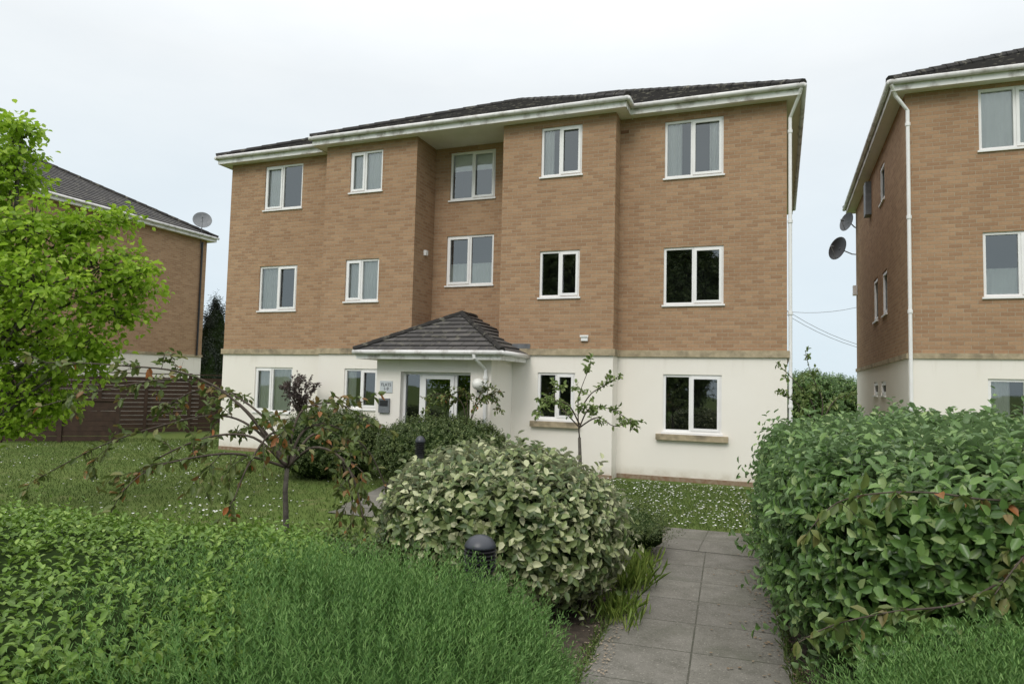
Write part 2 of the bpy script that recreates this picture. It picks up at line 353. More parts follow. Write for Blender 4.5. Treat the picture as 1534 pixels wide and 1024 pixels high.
for a,b in ((O0+.05,xa-.02),(xb+.02,O1-.05)):
    m=MB(); m.quad((a,y0+.03,.05),(b,y0+.03,.05),(b,y0+.03,OZ-.05),(a,y0+.03,OZ-.05)); m.build('side_light',GL,df)
m=MB(); ringx(m,xa+.035,xb-.035,.06,OZ-.06,y0-.02,y0+.04,.085); m.box(xa+.12,xb-.12,y0-.018,y0+.038,.85,.95); m.box(xa+.12,xb-.12,y0-.005,y0+.03,.145,.5)
dr=m.build('door',WH,main); m=MB(); m.quad((xa+.1,y0+.01,.5),(xb-.1,y0+.01,.5),(xb-.1,y0+.01,OZ-.14),(xa+.1,y0+.01,OZ-.14)); m.build('pane',GL,dr)
m=MB(); m.tube([(xb-.09,y0-.02,1.0),(xb-.09,y0-.07,1.02),(xb-.09,y0-.07,1.28),(xb-.09,y0-.02,1.3)],.012,8); m.build('handle',GY,dr,smooth=True)
PO=.3; px0,px1=QX0-PO,QX1+PO; py0=PY-PO
m=MB(); m.box(px0,px1,py0,.0-.001,PZ-.002,PZ+.04); m.box(px0-e,px1+e,py0-e,py0,PZ-.02,PZ+.15); m.box(px0-e,px0,py0,-.002,PZ-.02,PZ+.15); m.box(px1,px1+e,py0,-.002,PZ-.02,PZ+.15); m.build('porch_fascia',FA,main)
zp=PZ+.12; gutter([(px0-g,py0-g,zp),(px1+g,py0-g,zp)],main); gutter([(px1+g,py0-g,zp-.003),(px1+g,-.01,zp-.003)],main)
m=MB(); i3=hip(m,px0-.06,px1+.06,py0-.06,3.2,PZ+.15,R(29),.17); pr=m.build('porch_roof',TL,main); ridge(pr,i3,.07)
m=MB()
hh=PZ+.15
m.box(px1-.55,px1+.1,-.02,-.002,hh+.08,hh+.24)
m.build('lead_flashing',LD,main)
x=QX1-.1; pipe(main,[(x-.13,py0-g,zp-.03),(x-.12,py0-g,zp-.1),(x,PY-.06,zp-.32),(x,PY-.06,.1)],.036)
# sign, letter box, lamp
xs0,zs1=F.pl(570,570,PY); xs1,zs0=F.pl(588,588,PY)
m=MB(); m.box(xs0,xs1,PY-.014,PY-.001,zs0,zs1); sg=m.build('sign',pmat('sign_panel',(.55,.58,.6),(.5,.53,.55),3,.4),main)
def text(s,size,loc,parent,mat):
    cu=bpy.data.curves.new('lettering','FONT'); cu.body=s; cu.size=size; cu.align_x='CENTER'; cu.extrude=.001
    t=bpy.data.objects.new('tmp',cu); C.objects.link(t); dg=bpy.context.evaluated_depsgraph_get(); me=bpy.data.meshes.new_from_object(t.evaluated_get(dg)); bpy.data.objects.remove(t)
    me.materials.clear(); me.materials.append(mat); o=bpy.data.objects.new('lettering',me); C.objects.link(o); o.parent=parent; o.location=loc; o.rotation_euler=(R(90),0,0); return o
sw=xs1-xs0; sh=zs1-zs0
text('FLATS',sw*.3,((xs0+xs1)/2,PY-.0165,zs0+sh*.56),sg,DK); text('1-9',sw*.32,((xs0+xs1)/2,PY-.0165,zs0+sh*.2),sg,DK)
x0,z1=F.pl(569,596,PY); x1,z0=F.pl(584,618,PY); m=MB(); m.box(x0,x1,PY-.05,PY-.001,z0,z1); lb=m.build('entry_phone',GY,main); m=MB(); m.box(x0+.03,x1-.03,PY-.056,PY-.051,z0+.14,z1-.04); m.build('speaker_grille',DK,lb)
x,z=F.pl(716,575,PY-.15); m=MB(); m.tube([(x,PY-.001,z-.15),(x,PY-.15,z-.15),(x,PY-.15,z-.1)],.018,8); lm=m.build('porch_lamp',DK,main,smooth=True)
m=MB(); m.lathe([(.12*math.sin(math.pi*k/12),-.12*math.cos(math.pi*k/12)) for k in range(13)],(x,PY-.15,z),20); m.build('globe',pmat('opal_globe',(.80,.79,.74),(.77,.76,.71),3,.25),lm,smooth=True)
# ================================================================ SIDE BUILDINGS
def block(label,O,Wd,Dp,fw=(),sw=(),zs=ZS):
    root=empty('apartment_building',label,'building',(O.x,O.y,0),A0)
    fh=[(x,x+w,z,z+h) for x,z,w,h,*_ in fw]; lh=[(-(y+w),-y,z,z+h) for y,z,w,h,*_ in sw]
    L=Matrix.Rotation(R(-90),4,'Z')
    for nm,mt,z0,z1 in (('brick_wall',BR,zs+.05,ZE+.02),('rendered_wall',RD,-.2,zs+.05)):
        m=MB(); wall_x(m,0,Wd,z0,z1,0,fh); m.T=L; wall_x(m,-Dp,0,z0,z1,0,lh,.08); m.T=None
        m.quad((Wd,0,z0),(Wd,Dp,z0),(Wd,Dp,z1),(Wd,0,z1)); m.quad((Wd,Dp,z0),(0,Dp,z0),(0,Dp,z1),(Wd,Dp,z1)); m.build(nm,mt,root)
    for x,z,w,h,cu,si in fw: window(root,x,0,z,w,h,0,.47,(1,),cu,si)
    for y,z,w,h,cu,si in sw: window(root,0,y+w,z,w,h,R(-90),None if w<.8 else .5,(0,),cu,si)
    m=MB(); ring(m,0,Wd,0,Dp,zs-.03,zs+.07,.035); m.build('string_course',ST,root)
    m=MB(); m.box(-OV,Wd+OV,-OV,Dp+OV,ZE,ZE+.05); m.build('soffit',WH,root)
    m=MB(); ring(m,-OV,Wd+OV,-OV,Dp+OV,ZE-.02,ZE+FH,.02); m.build('fascia',FA,root)
    gutter([(-OV-g,-OV-g,zg),(Wd+OV+g,-OV-g,zg)],root); gutter([(-OV-g,-OV-g,zg-.003),(-OV-g,Dp+OV+g,zg-.003)],root); gutter([(Wd+OV+g,-OV-g,zg-.003),(Wd+OV+g,Dp+OV+g,zg-.003)],root)
    m=MB(); inf=hip(m,-OV-.05,Wd+OV+.05,-OV-.05,Dp+OV+.05,ZE+FH,PIT); rf=m.build('roof',TL,root); ridge(rf,inf)
    return root
C2=PT(1361,560,12.9); F2=Fr((C2.x,C2.y),A0)
fw=[]
for a,c,d,wd,cu,si in ((1465,134,226,1.22,'net','white'),(1472,348,445,1.22,'half','white'),(1480,567,640,1.22,'left','stone')):
    x0,z1=F2.pl(a,c,0); z0=F2.pl(a,d,0)[1]; fw.append((x0,z0,wd,z1-z0,cu,si))
sw=[]
for a,b,c,d in ((1318,1325,246,303),(1322,1329,405,471),(1309,1315,417,481),(1320,1327,571,592),(1309,1315,572,592)):
    ya=F2.side(b,(c+d)/2,0)[0]; yb=F2.side(a,(c+d)/2,0)[0]; z1=F2.side((a+b)/2,c,0)[1]; z0=F2.side((a+b)/2,d,0)[1]
    sw.append((ya,z0,max(.5,yb-ya),z1-z0,None,'white'))
rb=block('brick apartment block at right with two satellite dishes on its side wall',C2,11,9.2,fw,sw)
pipe(rb,[(-OV-.03,-OV-.06,zg-.05),(-.18,-.16,zg-.22),(.03,-.07,zg-.5),(.03,-.07,.1)])
y,z=F2.side(1284,435,0); m=MB(); m.box(-.12,-.001,y-.1,y+.1,z-.15,z+.15); m.build('meter_box',WH,rb)
y,z=F2.side(1304,300,0); m=MB(); m.box(-.14,-.001,y-.22,y+.22,z-.42,z+.45); m.build('louvre_vent',GY,rb)
C3=PT(301,540,28.7); F3=Fr((C3.x,C3.y),A0); O3=C3-F3.ux*12-F3.uy*9.4
lb3=block('brick apartment block at left behind the bright green tree',Vector((O3.x,O3.y,0)),12,9.4,zs=2.75)
m=MB(); m.tube([(12.06,9.1,ZE-.1),(12.06,9.1,2.8)],.04,8); m.build('downpipe',DK,lb3)
# dishes
def dish(label,p,yaw,r,tilt,wallpt,mat,group=None):
    root=empty('satellite_dish',label,'satellite dish',p,yaw)
    m=MB(); m.T=Matrix.Rotation(R(90-tilt),4,'X'); m.lathe([(r*k/6,.24*r*(k/6)**2) for k in range(7)]+[(r*1.03,.25*r)],(0,0,0),24)
    d=m.build('reflector',mat,root,smooth=True); md=d.modifiers.new('s','SOLIDIFY'); md.thickness=.012
    T=m.T; m=MB(); q=T@Vector((0,0,r*.95)); b=T@Vector((0,-r*.95,.2*r)); m.tube([b,q],.012,6); m.build('feed_arm',GY,root)
    m=MB(); m.tube([q,q+(T@Vector((0,0,-.09)))],.03,10); m.build('receiver',GY,root,smooth=False)
    w=Matrix.Rotation(-yaw,3,'Z')@(Vector(wallpt)-Vector(p)); m=MB(); bk=T@Vector((0,0,-.06)); m.tube([(0,0,0),bk,(bk.x*.5+w.x*.5,w.y*.8,bk.z-.12),(w.x,w.y,w.z)],.018,6); m.build('bracket',GY,root)
for px,py,r,lab in ((1258,373,.36,'larger dark satellite dish, lower of two on the right block side wall'),(1271,333,.29,'smaller grey satellite dish, upper of two on the right block side wall')):
    y,z=F2.side(1282,py+8,0); wp=F2.w(0,y,z); yy=wp.y
    p=PT(px,py,yy-.1)
    dish(lab,p,R(-74) if r>.3 else R(-78),r,12,wp,DK if r>.3 else LD)
wp=F3.w(.02,-.35,7.25); p=PT(303,331,wp.y-.1); dish('grey satellite dish at the eaves of the left block',p,R(25),.36,20,wp,GY)
# ================================================================ GROUND
gm,nt,b=newmat('lawn_grass')
col=mixc(nt,ramp(nt,noise(nt,.5,6),.35,.65),(.09,.135,.032),(.13,.165,.045)); col=mixc(nt,ramp(nt,noise(nt,25,6),.35,.7),col,(.06,.095,.022)); col=mixc(nt,ramp(nt,noise(nt,2.5,6),.55,.75),col,(.16,.16,.07))
nt.links.new(col,b.inputs['Base Color']); b.inputs['Roughness'].default_value=1; b.inputs['Specular IOR Level'].default_value=.1
m=MB(); m.quad((-500,-300,0),(500,-300,0),(500,900,0),(-500,900,0)); struct(m.build('ground',gm))
pm,nt,b=newmat('concrete_slabs')
tc=N(nt,'ShaderNodeTexCoord'); br=N(nt,'ShaderNodeTexBrick'); br.offset=0; nt.links.new(tc.outputs['Object'],br.inputs['Vector'])
br.inputs['Scale'].default_value=1; br.inputs['Brick Width'].default_value=.66; br.inputs['Row Height'].default_value=.62; br.inputs['Mortar Size'].default_value=.008; br.inputs['Mortar Smooth'].default_value=.5
br.inputs['Color1'].default_value=c4((.185,.175,.15)); br.inputs['Color2'].default_value=c4((.155,.146,.127)); br.inputs['Mortar'].default_value=c4((.055,.055,.038))
col=mixc(nt,ramp(nt,noise(nt,4,8,rough=.7),.4,.7),br.outputs['Color'],(.10,.096,.077)); col=mixc(nt,ramp(nt,noise(nt,45,4,rough=.8),.56,.66),col,(.31,.295,.25)); col=mixc(nt,ramp(nt,noise(nt,1.1,6),.5,.75),col,(.075,.08,.052)); col=mixc(nt,ramp(nt,noise(nt,80,3),.6,.68),col,(.035,.035,.025))
nt.links.new(col,b.inputs['Base Color']); b.inputs['Roughness'].default_value=.8
bn=N(nt,'ShaderNodeBump'); bn.inputs['Strength'].default_value=.6; bn.inputs['Distance'].default_value=.01; nt.links.new(mixc(nt,.6,noise(nt,50,6),mixc(nt,br.outputs['Fac'],(1.,1.,1.),(0.,0.,0.))),bn.inputs['Height']); nt.links.new(bn.outputs[0],b.inputs['Normal'])
pa=GR(870,1010); pb=GR(985,789); pdir=(pb-pa).normalized(); pang=math.atan2(pdir.y,pdir.x)-math.pi/2
plen=(pb-pa).length; wr=1.31
m=MB(); m.quad((0,-7,0),(wr,-7,0),(wr,plen,0),(0,plen,0)); o=m.build('path',pm); o.location=(pa.x,pa.y,.010); o.rotation_euler[2]=pang; struct(o)
m=MB(); m.quad((-4.4,-1.25,0),(1.9,-1.25,0),(1.9,0,0),(-4.4,0,0)); o=m.build('path',pm); o.location=(pb.x,pb.y,.014); o.rotation_euler[2]=A0; struct(o)
dm_=F.w((O0+O1)/2,PY+.1); ee=Vector((-1.98,10.2,0)); dv=dm_-ee; m=MB(); m.quad((-.5,0,0),(.5,0,0),(.5,dv.length,0),(-.5,dv.length,0)); o=m.build('path',pm); o.location=(ee.x,ee.y,.018); o.rotation_euler[2]=math.atan2(dv.y,dv.x)-math.pi/2; struct(o)
m=MB(); m.quad((-7.5,1.0,.004),(pa.x-.02+(-2.4)*pdir.x/pdir.y,2.2,.004),(pb.x-.25,pb.y-.9,.004),(-1.2,7.0,.004)); struct(m.build('soil_bed',SOIL))
q0=pa+pdir*-2.5; q1=pb-pdir*.2; rx=Vector((pdir.y,-pdir.x,0))
m=MB(); m.add([q0+rx*(wr+.0)+Vector((0,0,.005)),q0+rx*6+Vector((0,0,.005)),q1+rx*5+Vector((0,0,.005)),q1+rx*(wr)+Vector((0,0,.005))],[[0,1,2,3]]); struct(m.build('soil_bed',SOIL))
# ================================================================ FOLIAGE
def leafmesh(name,P,Dv,Nv,L,Wd,mat,parent,fold=.22):
    n=len(P); Dv=Dv/np.linalg.norm(Dv,axis=1,keepdims=True)
    S=np.cross(Dv,Nv); S/=np.linalg.norm(S,axis=1,keepdims=True)+1e-9; U=np.cross(S,Dv)
    L=np.asarray(L).reshape(-1,1)*np.ones((n,1)); Wd=np.asarray(Wd).reshape(-1,1)*np.ones((n,1))
    V=np.empty((n,6,3)); V[:,0]=P; V[:,1]=P+Dv*L*.32+S*Wd*.5+U*Wd*fold; V[:,2]=P+Dv*L*.7+S*Wd*.42+U*Wd*fold*.8
    V[:,3]=P+Dv*L-U*L*.12; V[:,4]=P+Dv*L*.7-S*Wd*.42+U*Wd*fold*.8; V[:,5]=P+Dv*L*.32-S*Wd*.5+U*Wd*fold
    me=bpy.data.meshes.new(name); me.vertices.add(n*6); me.vertices.foreach_set('co',V.ravel())
    b0=np.arange(n)[:,None]*6; idx=(b0+np.array([[0,1,2,3,0,3,4,5]])).ravel()
    me.loops.add(n*8); me.loops.foreach_set('vertex_index',idx.astype(np.int32)); me.polygons.add(n*2)
    me.polygons.foreach_set('loop_start',(np.arange(n*2)*4).astype(np.int32)); me.polygons.foreach_set('loop_total',np.full(n*2,4,dtype=np.int32))
    me.update(calc_edges=True); me.validate(); me.materials.append(mat); o=bpy.data.objects.new(name,me); C.objects.link(o); o.parent=parent; return o
def unit(n): v=rng.normal(size=(n,3)); return v/np.linalg.norm(v,axis=1,keepdims=True)
def lumpf(p,s):
    return (np.sin(p[:,0]*3.1*s+1.3)+np.sin(p[:,1]*3.7*s+.4)+np.sin(p[:,2]*4.3*s+p[:,0]*2.2*s)+.6*np.sin(p[:,0]*8.3*s+p[:,1]*6.9*s)+.6*np.sin(p[:,1]*9.1*s-p[:,2]*8*s))/4
def shape(d,ax,pw,lump,ls):
    nr=(np.abs(d)**pw).sum(1)**(1/pw); q=d/nr[:,None]; p=q*ax
    n=np.sign(q)*np.abs(q)**(pw-1)/ax; n/=np.linalg.norm(n,axis=1,keepdims=True)+1e-9
    return p+n*(lumpf(p,ls)*lump)[:,None],n
def sprigs(B,A,ln,k,t0=.1):
    n=len(B); A=A/np.linalg.norm(A,axis=1,keepdims=True); ref=unit(n); X=np.cross(A,ref); X/=np.linalg.norm(X,axis=1,keepdims=True)+1e-9; Y=np.cross(A,X)
    t=np.linspace(t0,1,k)[None,:]+rng.uniform(-.05,.05,(n,k)); ph=rng.uniform(0,6.28,(n,1))+np.arange(k)[None,:]*2.4
    ln=np.asarray(ln).reshape(-1,1)*np.ones((n,1)); P=B[:,None]+A[:,None]*(t*ln)[...,None]
    rad=X[:,None]*np.cos(ph)[...,None]+Y[:,None]*np.sin(ph)[...,None]; Ax=np.repeat(A[:,None],k,1)
    return P.reshape(-1,3),rad.reshape(-1,3),Ax.reshape(-1,3),t.ravel()
def coremesh(name,ax,cz,pw,lump,ls,sc,parent,mat=None,rz=0,sub=4):  # solid dark hull, its colour stands in for the shade between the leaves
    bm=bmesh.new(); bmesh.ops.create_icosphere(bm,subdivisions=sub,radius=1); d=np.array([v.co[:] for v in bm.verts]); p,n=shape(d,ax,pw,lump,ls); p=p*sc
    for v,q in zip(bm.verts,p): v.co=(q[0],q[1],max(q[2]+cz,0.0))
    me=bpy.data.meshes.new(name); bm.to_mesh(me); bm.free(); me.materials.append(mat or CORE); o=bpy.data.objects.new(name,me); C.objects.link(o); o.parent=parent; return o
def shrub(name,label,cat,c,ax,h,nsp,k,splen,L,Wd,mat,rz=0,pw=2.6,lump=.06,ls=1,upb=.35,zfrac=.5,sc=.88,spread=.9,group=None,core=True,stray=.07):
    root=empty(name,label,cat,(c[0],c[1],0),rz,group); cz=h*zfrac; A=np.array([ax[0],ax[1],h-cz-.03])
    n=int(nsp*1.35); p,nn=shape(unit(n),A,pw,lump,ls); low=p[:,2]<0; p[low,2]*=cz/(h-cz)
    q=p.copy(); q[:,2]+=cz; ok=q[:,2]>.02; q=q[ok][:nsp]; nn=nn[ok][:nsp]; n=len(q)
    B=q-nn*(splen*rng.uniform(.45,1.25,(n,1))); Adir=nn+unit(n)*.45+np.array([0,0,upb])
    sl=splen*rng.uniform(.7,1.3,n); sl[rng.random(n)<stray]*=1.7
    P,rad,Ax,t=sprigs(B,Adir,sl,k)
    Dv=rad*spread+Ax*.55+unit(len(P))*.25; Nv=Ax+unit(len(P))*.3
    s=rng.uniform(.7,1.15,len(P))*(1.08-.25*np.clip(t,0,1)); P[:,2]=np.maximum(P[:,2],.02)
    leafmesh('foliage',P,Dv,Nv,L*s,Wd*s,mat,root)
    if core: coremesh('shaded_core',A,cz,pw,lump,ls,sc,root)
    return root
G_HEDGE=leafmat('glossy_green_leaf',[(0,(.10,.18,.028)),(.5,(.17,.30,.045)),(.85,(.26,.41,.075)),(1,(.36,.49,.12))],trans=.33,rough=.4)
G_ELA=leafmat('grey_green_leaf',[(0,(.055,.09,.03)),(.4,(.12,.17,.055)),(.68,(.27,.32,.12)),(1,(.66,.66,.42))],back=(.44,.46,.30),trans=.15,rough=.35)
G_ELR=leafmat('deep_green_leaf',[(0,(.055,.115,.028)),(.5,(.11,.21,.048)),(.85,(.19,.31,.08)),(1,(.33,.41,.17))],back=(.22,.33,.15),trans=.2,rough=.3)
G_LAV=leafmat('lavender_needle',[(0,(.075,.17,.04)),(.5,(.15,.30,.07)),(1,(.28,.44,.14))],trans=.3,rough=.6)
G_BOX=leafmat('dark_bush_leaf',[(0,(.05,.08,.02)),(.6,(.10,.15,.04)),(1,(.20,.24,.08))],trans=.2)
G_LIME=leafmat('lime_tree_leaf',[(0,(.20,.34,.02)),(.5,(.33,.52,.045)),(1,(.48,.64,.09))],trans=.5,rough=.5)
G_WEEP=leafmat('bronze_green_leaf',[(0,(.08,.12,.03)),(.6,(.15,.20,.05)),(.86,(.22,.21,.07)),(.95,(.26,.13,.05)),(1,(.48,.16,.05))],trans=.3)
G_APP=leafmat('young_tree_leaf',[(0,(.12,.18,.05)),(.6,(.21,.29,.09)),(1,(.34,.40,.16))],trans=.35)
G_PUR=leafmat('purple_twig_leaf',[(0,(.06,.045,.045)),(1,(.14,.10,.085))],trans=.1)
G_CON=leafmat('conifer_needle',[(0,(.012,.022,.010)),(1,(.03,.05,.02))],trans=.05)
G_YEL=leafmat('yellow_green_blade',[(0,(.15,.25,.04)),(1,(.36,.44,.1))],trans=.3)
# hedges
shrub('clipped_hedge','low clipped bright green hedge filling the front left corner','hedge',(-3.15,3.75),(2.15,1.3),.95,13000,7,.12,.048,.025,G_HEDGE,pw=4,lump=.07,ls=1.2,upb=.8,sc=.93)
shrub('rounded_shrub','large rounded shrub of pale cream and green leaves left of the path','shrub',(-.06,6.15),(1.02,.95),1.24,2900,8,.16,.090,.052,G_ELA,pw=2.4,lump=.07,upb=.3,zfrac=.45,stray=.05)
hr=pang; hc=pa+pdir*2.35+rx*(wr+1.70)
shrub('tall_hedge','tall broad hedge of deep green leaves on the right of the path','hedge',(hc.x,hc.y),(1.74,2.75),1.56,7600,9,.20,.092,.050,G_ELR,rz=hr,pw=5,lump=.11,ls=.8,upb=.4,zfrac=.5,sc=.9)
shrub('infill_shrub','low green shrub between the clipped hedge and the pale rounded shrub','shrub',(-1.3,5.1),(.5,.45),.68,900,7,.12,.05,.024,G_BOX,lump=.04,upb=.6)
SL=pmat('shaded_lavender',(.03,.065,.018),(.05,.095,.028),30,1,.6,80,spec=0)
def lavender(name,label,c,ax,h,n,rz=0,pw=2.3):
    root=empty(name,label,'lavender bush',(c[0],c[1],0),rz); A=np.array([ax[0],ax[1],h*.62])
    p,nn=shape(unit(int(n*2.2)),A,pw,.08,1.5); ok=p[:,2]>-.25*h; p=p[ok][:n]; nn=nn[ok][:n]; m=len(p)
    B=p*.97-nn*.05; B[:,2]=np.maximum(B[:,2]+h*.16,.03); Ad=nn*.75+np.array([0,0,1.0])+unit(m)*.33
    P,rad,Ax,t=sprigs(B,Ad,rng.uniform(.11,.32,m),20,0)
    s=rng.uniform(.8,1.2,len(P))*(1.1-.55*np.clip(t,0,1))
    leafmesh('foliage',P,rad*.55+Ax*.8+unit(len(P))*.12,Ax,.042*s,.0058*s,G_LAV,root,fold=.1)
    coremesh('shaded_core',A,h*.12,pw,.08,1.5,.93,root,SL)
lavender('lavender_bush','bright green needle leaved lavender bush in the front centre',(-.98,3.35),(1.27,1.03),1.06,7200,0,2.7)
lavender('lavender_bush','bright green lavender bush in the bottom right corner by the path',(2.4,2.75),(1.1,.55),.90,3300,R(-5),3)
shrub('round_bush','clipped dark green bush below the ground floor windows, left of the entrance','bush',(-3.45,13.5),(1.0,.85),1.30,2600,8,.10,.045,.022,G_BOX,lump=.05,zfrac=.45)
shrub('round_bush','clipped dark green bush in front of the entrance door','bush',(-1.20,12.5),(1.2,.85),1.26,3000,8,.10,.045,.022,G_BOX,lump=.05,zfrac=.45)
shrub('low_shrub','small loose dark green shrub at the left edge of the path','shrub',(1.48,8.0),(.34,.7),.50,420,11,.22,.035,.010,G_BOX,lump=.08,ls=3,upb=1.2,stray=.3,sc=.7)
# grasses by path
for gx,gy,gn,sc_,lab in ((.92,5.75,200,.8,'small yellow green grass clump at the path edge, nearest the camera'),(1.15,6.7,380,1,'large yellow green grass clump at the foot of the pale shrub'),(1.34,7.35,220,.8,'yellow green grass clump beside the small dark shrub')):
    m=empty('grass_clump',lab,'grass',(gx,gy,0))
    n=gn; B=np.c_[rng.normal(0,.10,n),rng.normal(0,.18,n),np.zeros(n)]; A=np.c_[rng.normal(0,.45,n)+.1,rng.normal(0,.45,n),np.ones(n)]
    leafmesh('foliage',B,A,unit(n),rng.uniform(.10,.28,n)*sc_,.010,G_YEL,m)
# background shrubs
for px,wd,h,Y,lab in ((1205,1.7,2.9,36,'distant green tree behind the gap, beside the right corner of the main block'),(1245,1.9,2.8,38,'distant green tree in the middle of the gap between the blocks'),(1285,1.8,2.4,40,'distant green tree in the gap nearest the right block')):
    p=PT(px,575,Y); shrub('distant_tree',lab,'tree',(p.x,p.y),(wd,1.5),h,1100,8,.3,.13,.07,G_ELR,lump=.25,upb=.5)
p=PT(318,560,31); shrub('conifer','dark conifer between the left block and the main block','tree',(p.x,p.y),(1.0,1.0),5.4,2600,8,.4,.13,.03,G_CON,pw=1.6,lump=.12,upb=.9,zfrac=.35)
p=PT(306,560,29.4); shrub('conifer','low dark evergreen beside the corner of the left block','tree',(p.x,p.y),(.6,.6),3.4,1200,8,.35,.12,.03,G_CON,pw=1.8,lump=.12,upb=.9,zfrac=.4)
# unseen trees added behind the viewpoint to give dark reflections in the panes
for x,y,h,wd,lab in ((-11.8,-14,11.2,2.6,'added tall tree behind the viewpoint, mirrored in the rightmost middle floor window'),(-19.8,-11,12.0,3.2,'added tall tree behind the viewpoint, mirrored in the right bay middle floor window')):
    t_=shrub('added_tree',lab,'tree',(x,y),(wd,wd),h,2400,8,.8,.30,.16,G_BOX,pw=2.1,lump=.5,ls=.5,upb=.5,zfrac=.6,sc=.8,core=False)
    coremesh('shaded_core',np.array([wd*.7,wd*.7,h*.3]),h*.62,2.1,.5,.5,1,t_)
    m=MB(); m.tube([(0,0,0),(.05,.02,h*.3),(0,0,h*.6)],[.24,.18,.1],10); m.build('trunk',BARK,t_,smooth=True)
# ---- branchy trees
def smooth(pts,n=5):
    out=[]; P=[pts[0]]+pts+[pts[-1]]
    for i in range(1,len(P)-2):
        a,b,c,d=P[i-1],P[i],P[i+1],P[i+2]
        for k in range(n):
            t=k/n; out.append(.5*((2*b)+(c-a)*t+(2*a-5*b+4*c-d)*t*t+(3*b-a-3*c+d)*t**3))
    out.append(P[-2]); return out
def rv(s=1): return Vector((random.gauss(0,s),random.gauss(0,s),random.gauss(0,s)))
def branchy(name,label,cat,base,trunk,tr,brs,br,leaf,L,Wd,ntw,twl,droop,lstep,t0=.2,dens=1,hang=.3,sub=1):
    root=empty(name,label,cat,base)
    m=MB(); tp=[Vector(q)-Vector(base) for q in trunk]; m.tube(tp,[tr*(1-.4*i/(len(tp)-1)) for i in range(len(tp))],8); m.build('trunk',BARK,root,smooth=True)
    mb=MB(); P=[];Dd=[];Nn=[]
    def lv(pts,step,a=0.):
        ln=sum((pts[i+1]-pts[i]).length for i in range(len(pts)-1)); n=int(ln/step)
        for _ in range(n):
            f=random.uniform(a,1)*(len(pts)-1); i=min(int(f),len(pts)-2); p=pts[i].lerp(pts[i+1],f-i); t=(pts[i+1]-pts[i]).normalized()
            if random.random()>dens: continue
            d=t*.5+rv(.55)+Vector((0,0,-hang)); P.append(p[:]); Dd.append(d.normalized()[:]); Nn.append((Vector((0,0,1))+rv(.5))[:])
    def tw(p,d,ln,r,lev):
        pts=[p]; n=5; d=d.normalized()
        for i in range(n):
            d=(d+Vector((0,0,-droop/n))+rv(.10)).normalized(); pts.append(pts[-1]+d*ln/n)
        mb.tube(pts,[r*(1-.75*i/n) for i in range(n+1)],4); lv(pts,lstep,.1)
        if lev<sub:
            for _ in range(3): i=random.randint(1,n-1); tw(pts[i],(pts[i+1]-pts[i]).normalized()+rv(.55),ln*.5,r*.6,lev+1)
    for b in brs:
        pts=smooth([Vector(q)-Vector(base) for q in b],5); n=len(pts)
        mb.tube(pts,[br*(1-.8*i/(n-1))+.0015 for i in range(n)],6); lv(pts[int(n*.35):],lstep*1.2)
        for k in range(ntw):
            f=random.uniform(t0,.98)*(n-1); i=min(int(f),n-2); t=(pts[i+1]-pts[i]).normalized(); tw(pts[i].lerp(pts[i+1],f-i),t*.6+rv(.5),twl*random.uniform(.5,1.2)*(1.1-.5*f/n),br*.3,0)
    mb.build('branches',TWIG,root,smooth=True); P=np.array(P); n=len(P); s=rng.uniform(.6,1.2,n)
    leafmesh('foliage',P,np.array(Dd),np.array(Nn),L*s,Wd*s,leaf,root); return root
def px(l,Y,dy=None): return [PT(a,b,Y+(dy[i] if dy else 0)) for i,(a,b) in enumerate(l)]
T=6.0; b0=PT(430,700,T); base=Vector((b0.x,b0.y,0))
brs=[px([(430,700),(402,660),(370,618),(325,580),(265,556),(190,548),(100,543),(-20,545)],T,[0,-.1,-.2,-.2,-.2,-.2,-.2,-.2]),
 px([(430,700),(400,650),(345,595),(265,568),(150,585),(40,615)],T,[0,.1,.2,.3,.3,.3]),
 px([(430,700),(385,645),(330,622),(250,635),(150,668),(50,720)],T,[0,.1,.3,.4,.5,.6]),
 px([(430,700),(360,680),(290,685),(220,705),(170,750)],T,[0,-.3,-.5,-.7,-.8]),
 px([(430,700),(455,645),(500,638),(555,680),(592,770)],T,[0,.2,.3,.4,.4]),
 px([(430,700),(470,670),(515,690),(540,755),(550,840)],T,[0,-.3,-.5,-.6,-.6]),
 px([(430,700),(400,630),(335,585),(280,590),(230,630)],T,[0,.4,.7,.8,.9]),
 px([(430,700),(435,655),(405,650),(370,700),(350,750)],T,[0,-.3,-.6,-.8,-.9]),
 px([(430,700),(470,650),(505,680),(525,730),(530,790)],T,[0,.5,.7,.8,.8]),
 px([(430,700),(380,655),(310,655),(230,690),(180,730)],T,[0,-.2,-.1,0,.1]),
 px([(430,700),(440,640),(460,610),(510,605),(560,640)],T,[0,.1,.2,.2,.1])]
branchy('weeping_tree','small weeping tree with bronze green leaves behind the low hedge','tree',base,[base,base+Vector((.02,0,.5)),base+Vector((-.01,.01,.9)),b0],.030,brs,.012,G_WEEP,.085,.042,7,.42,.45,.036,dens=.85,hang=.35)
# right weeping branches
T=4.0; b0=PT(1640,700,T); base=Vector((b0.x,b0.y,0))
brs=[px([(1640,700),(1560,745),(1480,748),(1400,738),(1320,738),(1255,752),(1215,790)],T,[0,-.2,-.4,-.55,-.65,-.65,-.65]),
 px([(1640,730),(1560,830),(1500,870),(1430,905),(1340,915),(1250,935),(1190,965)],T,[0,-.3,-.5,-.6,-.65,-.65,-.65]),
 px([(1640,720),(1570,790),(1520,850),(1490,890)],T,[0,-.4,-.6,-.7])]
branchy('weeping_tree','weeping tree branches with reddish leaves arching in from the right edge','tree',base,[base,base+Vector((0,0,.8)),b0],.04,brs,.006,G_WEEP,.08,.04,7,.2,.8,.024,dens=.85,hang=.6,sub=0)
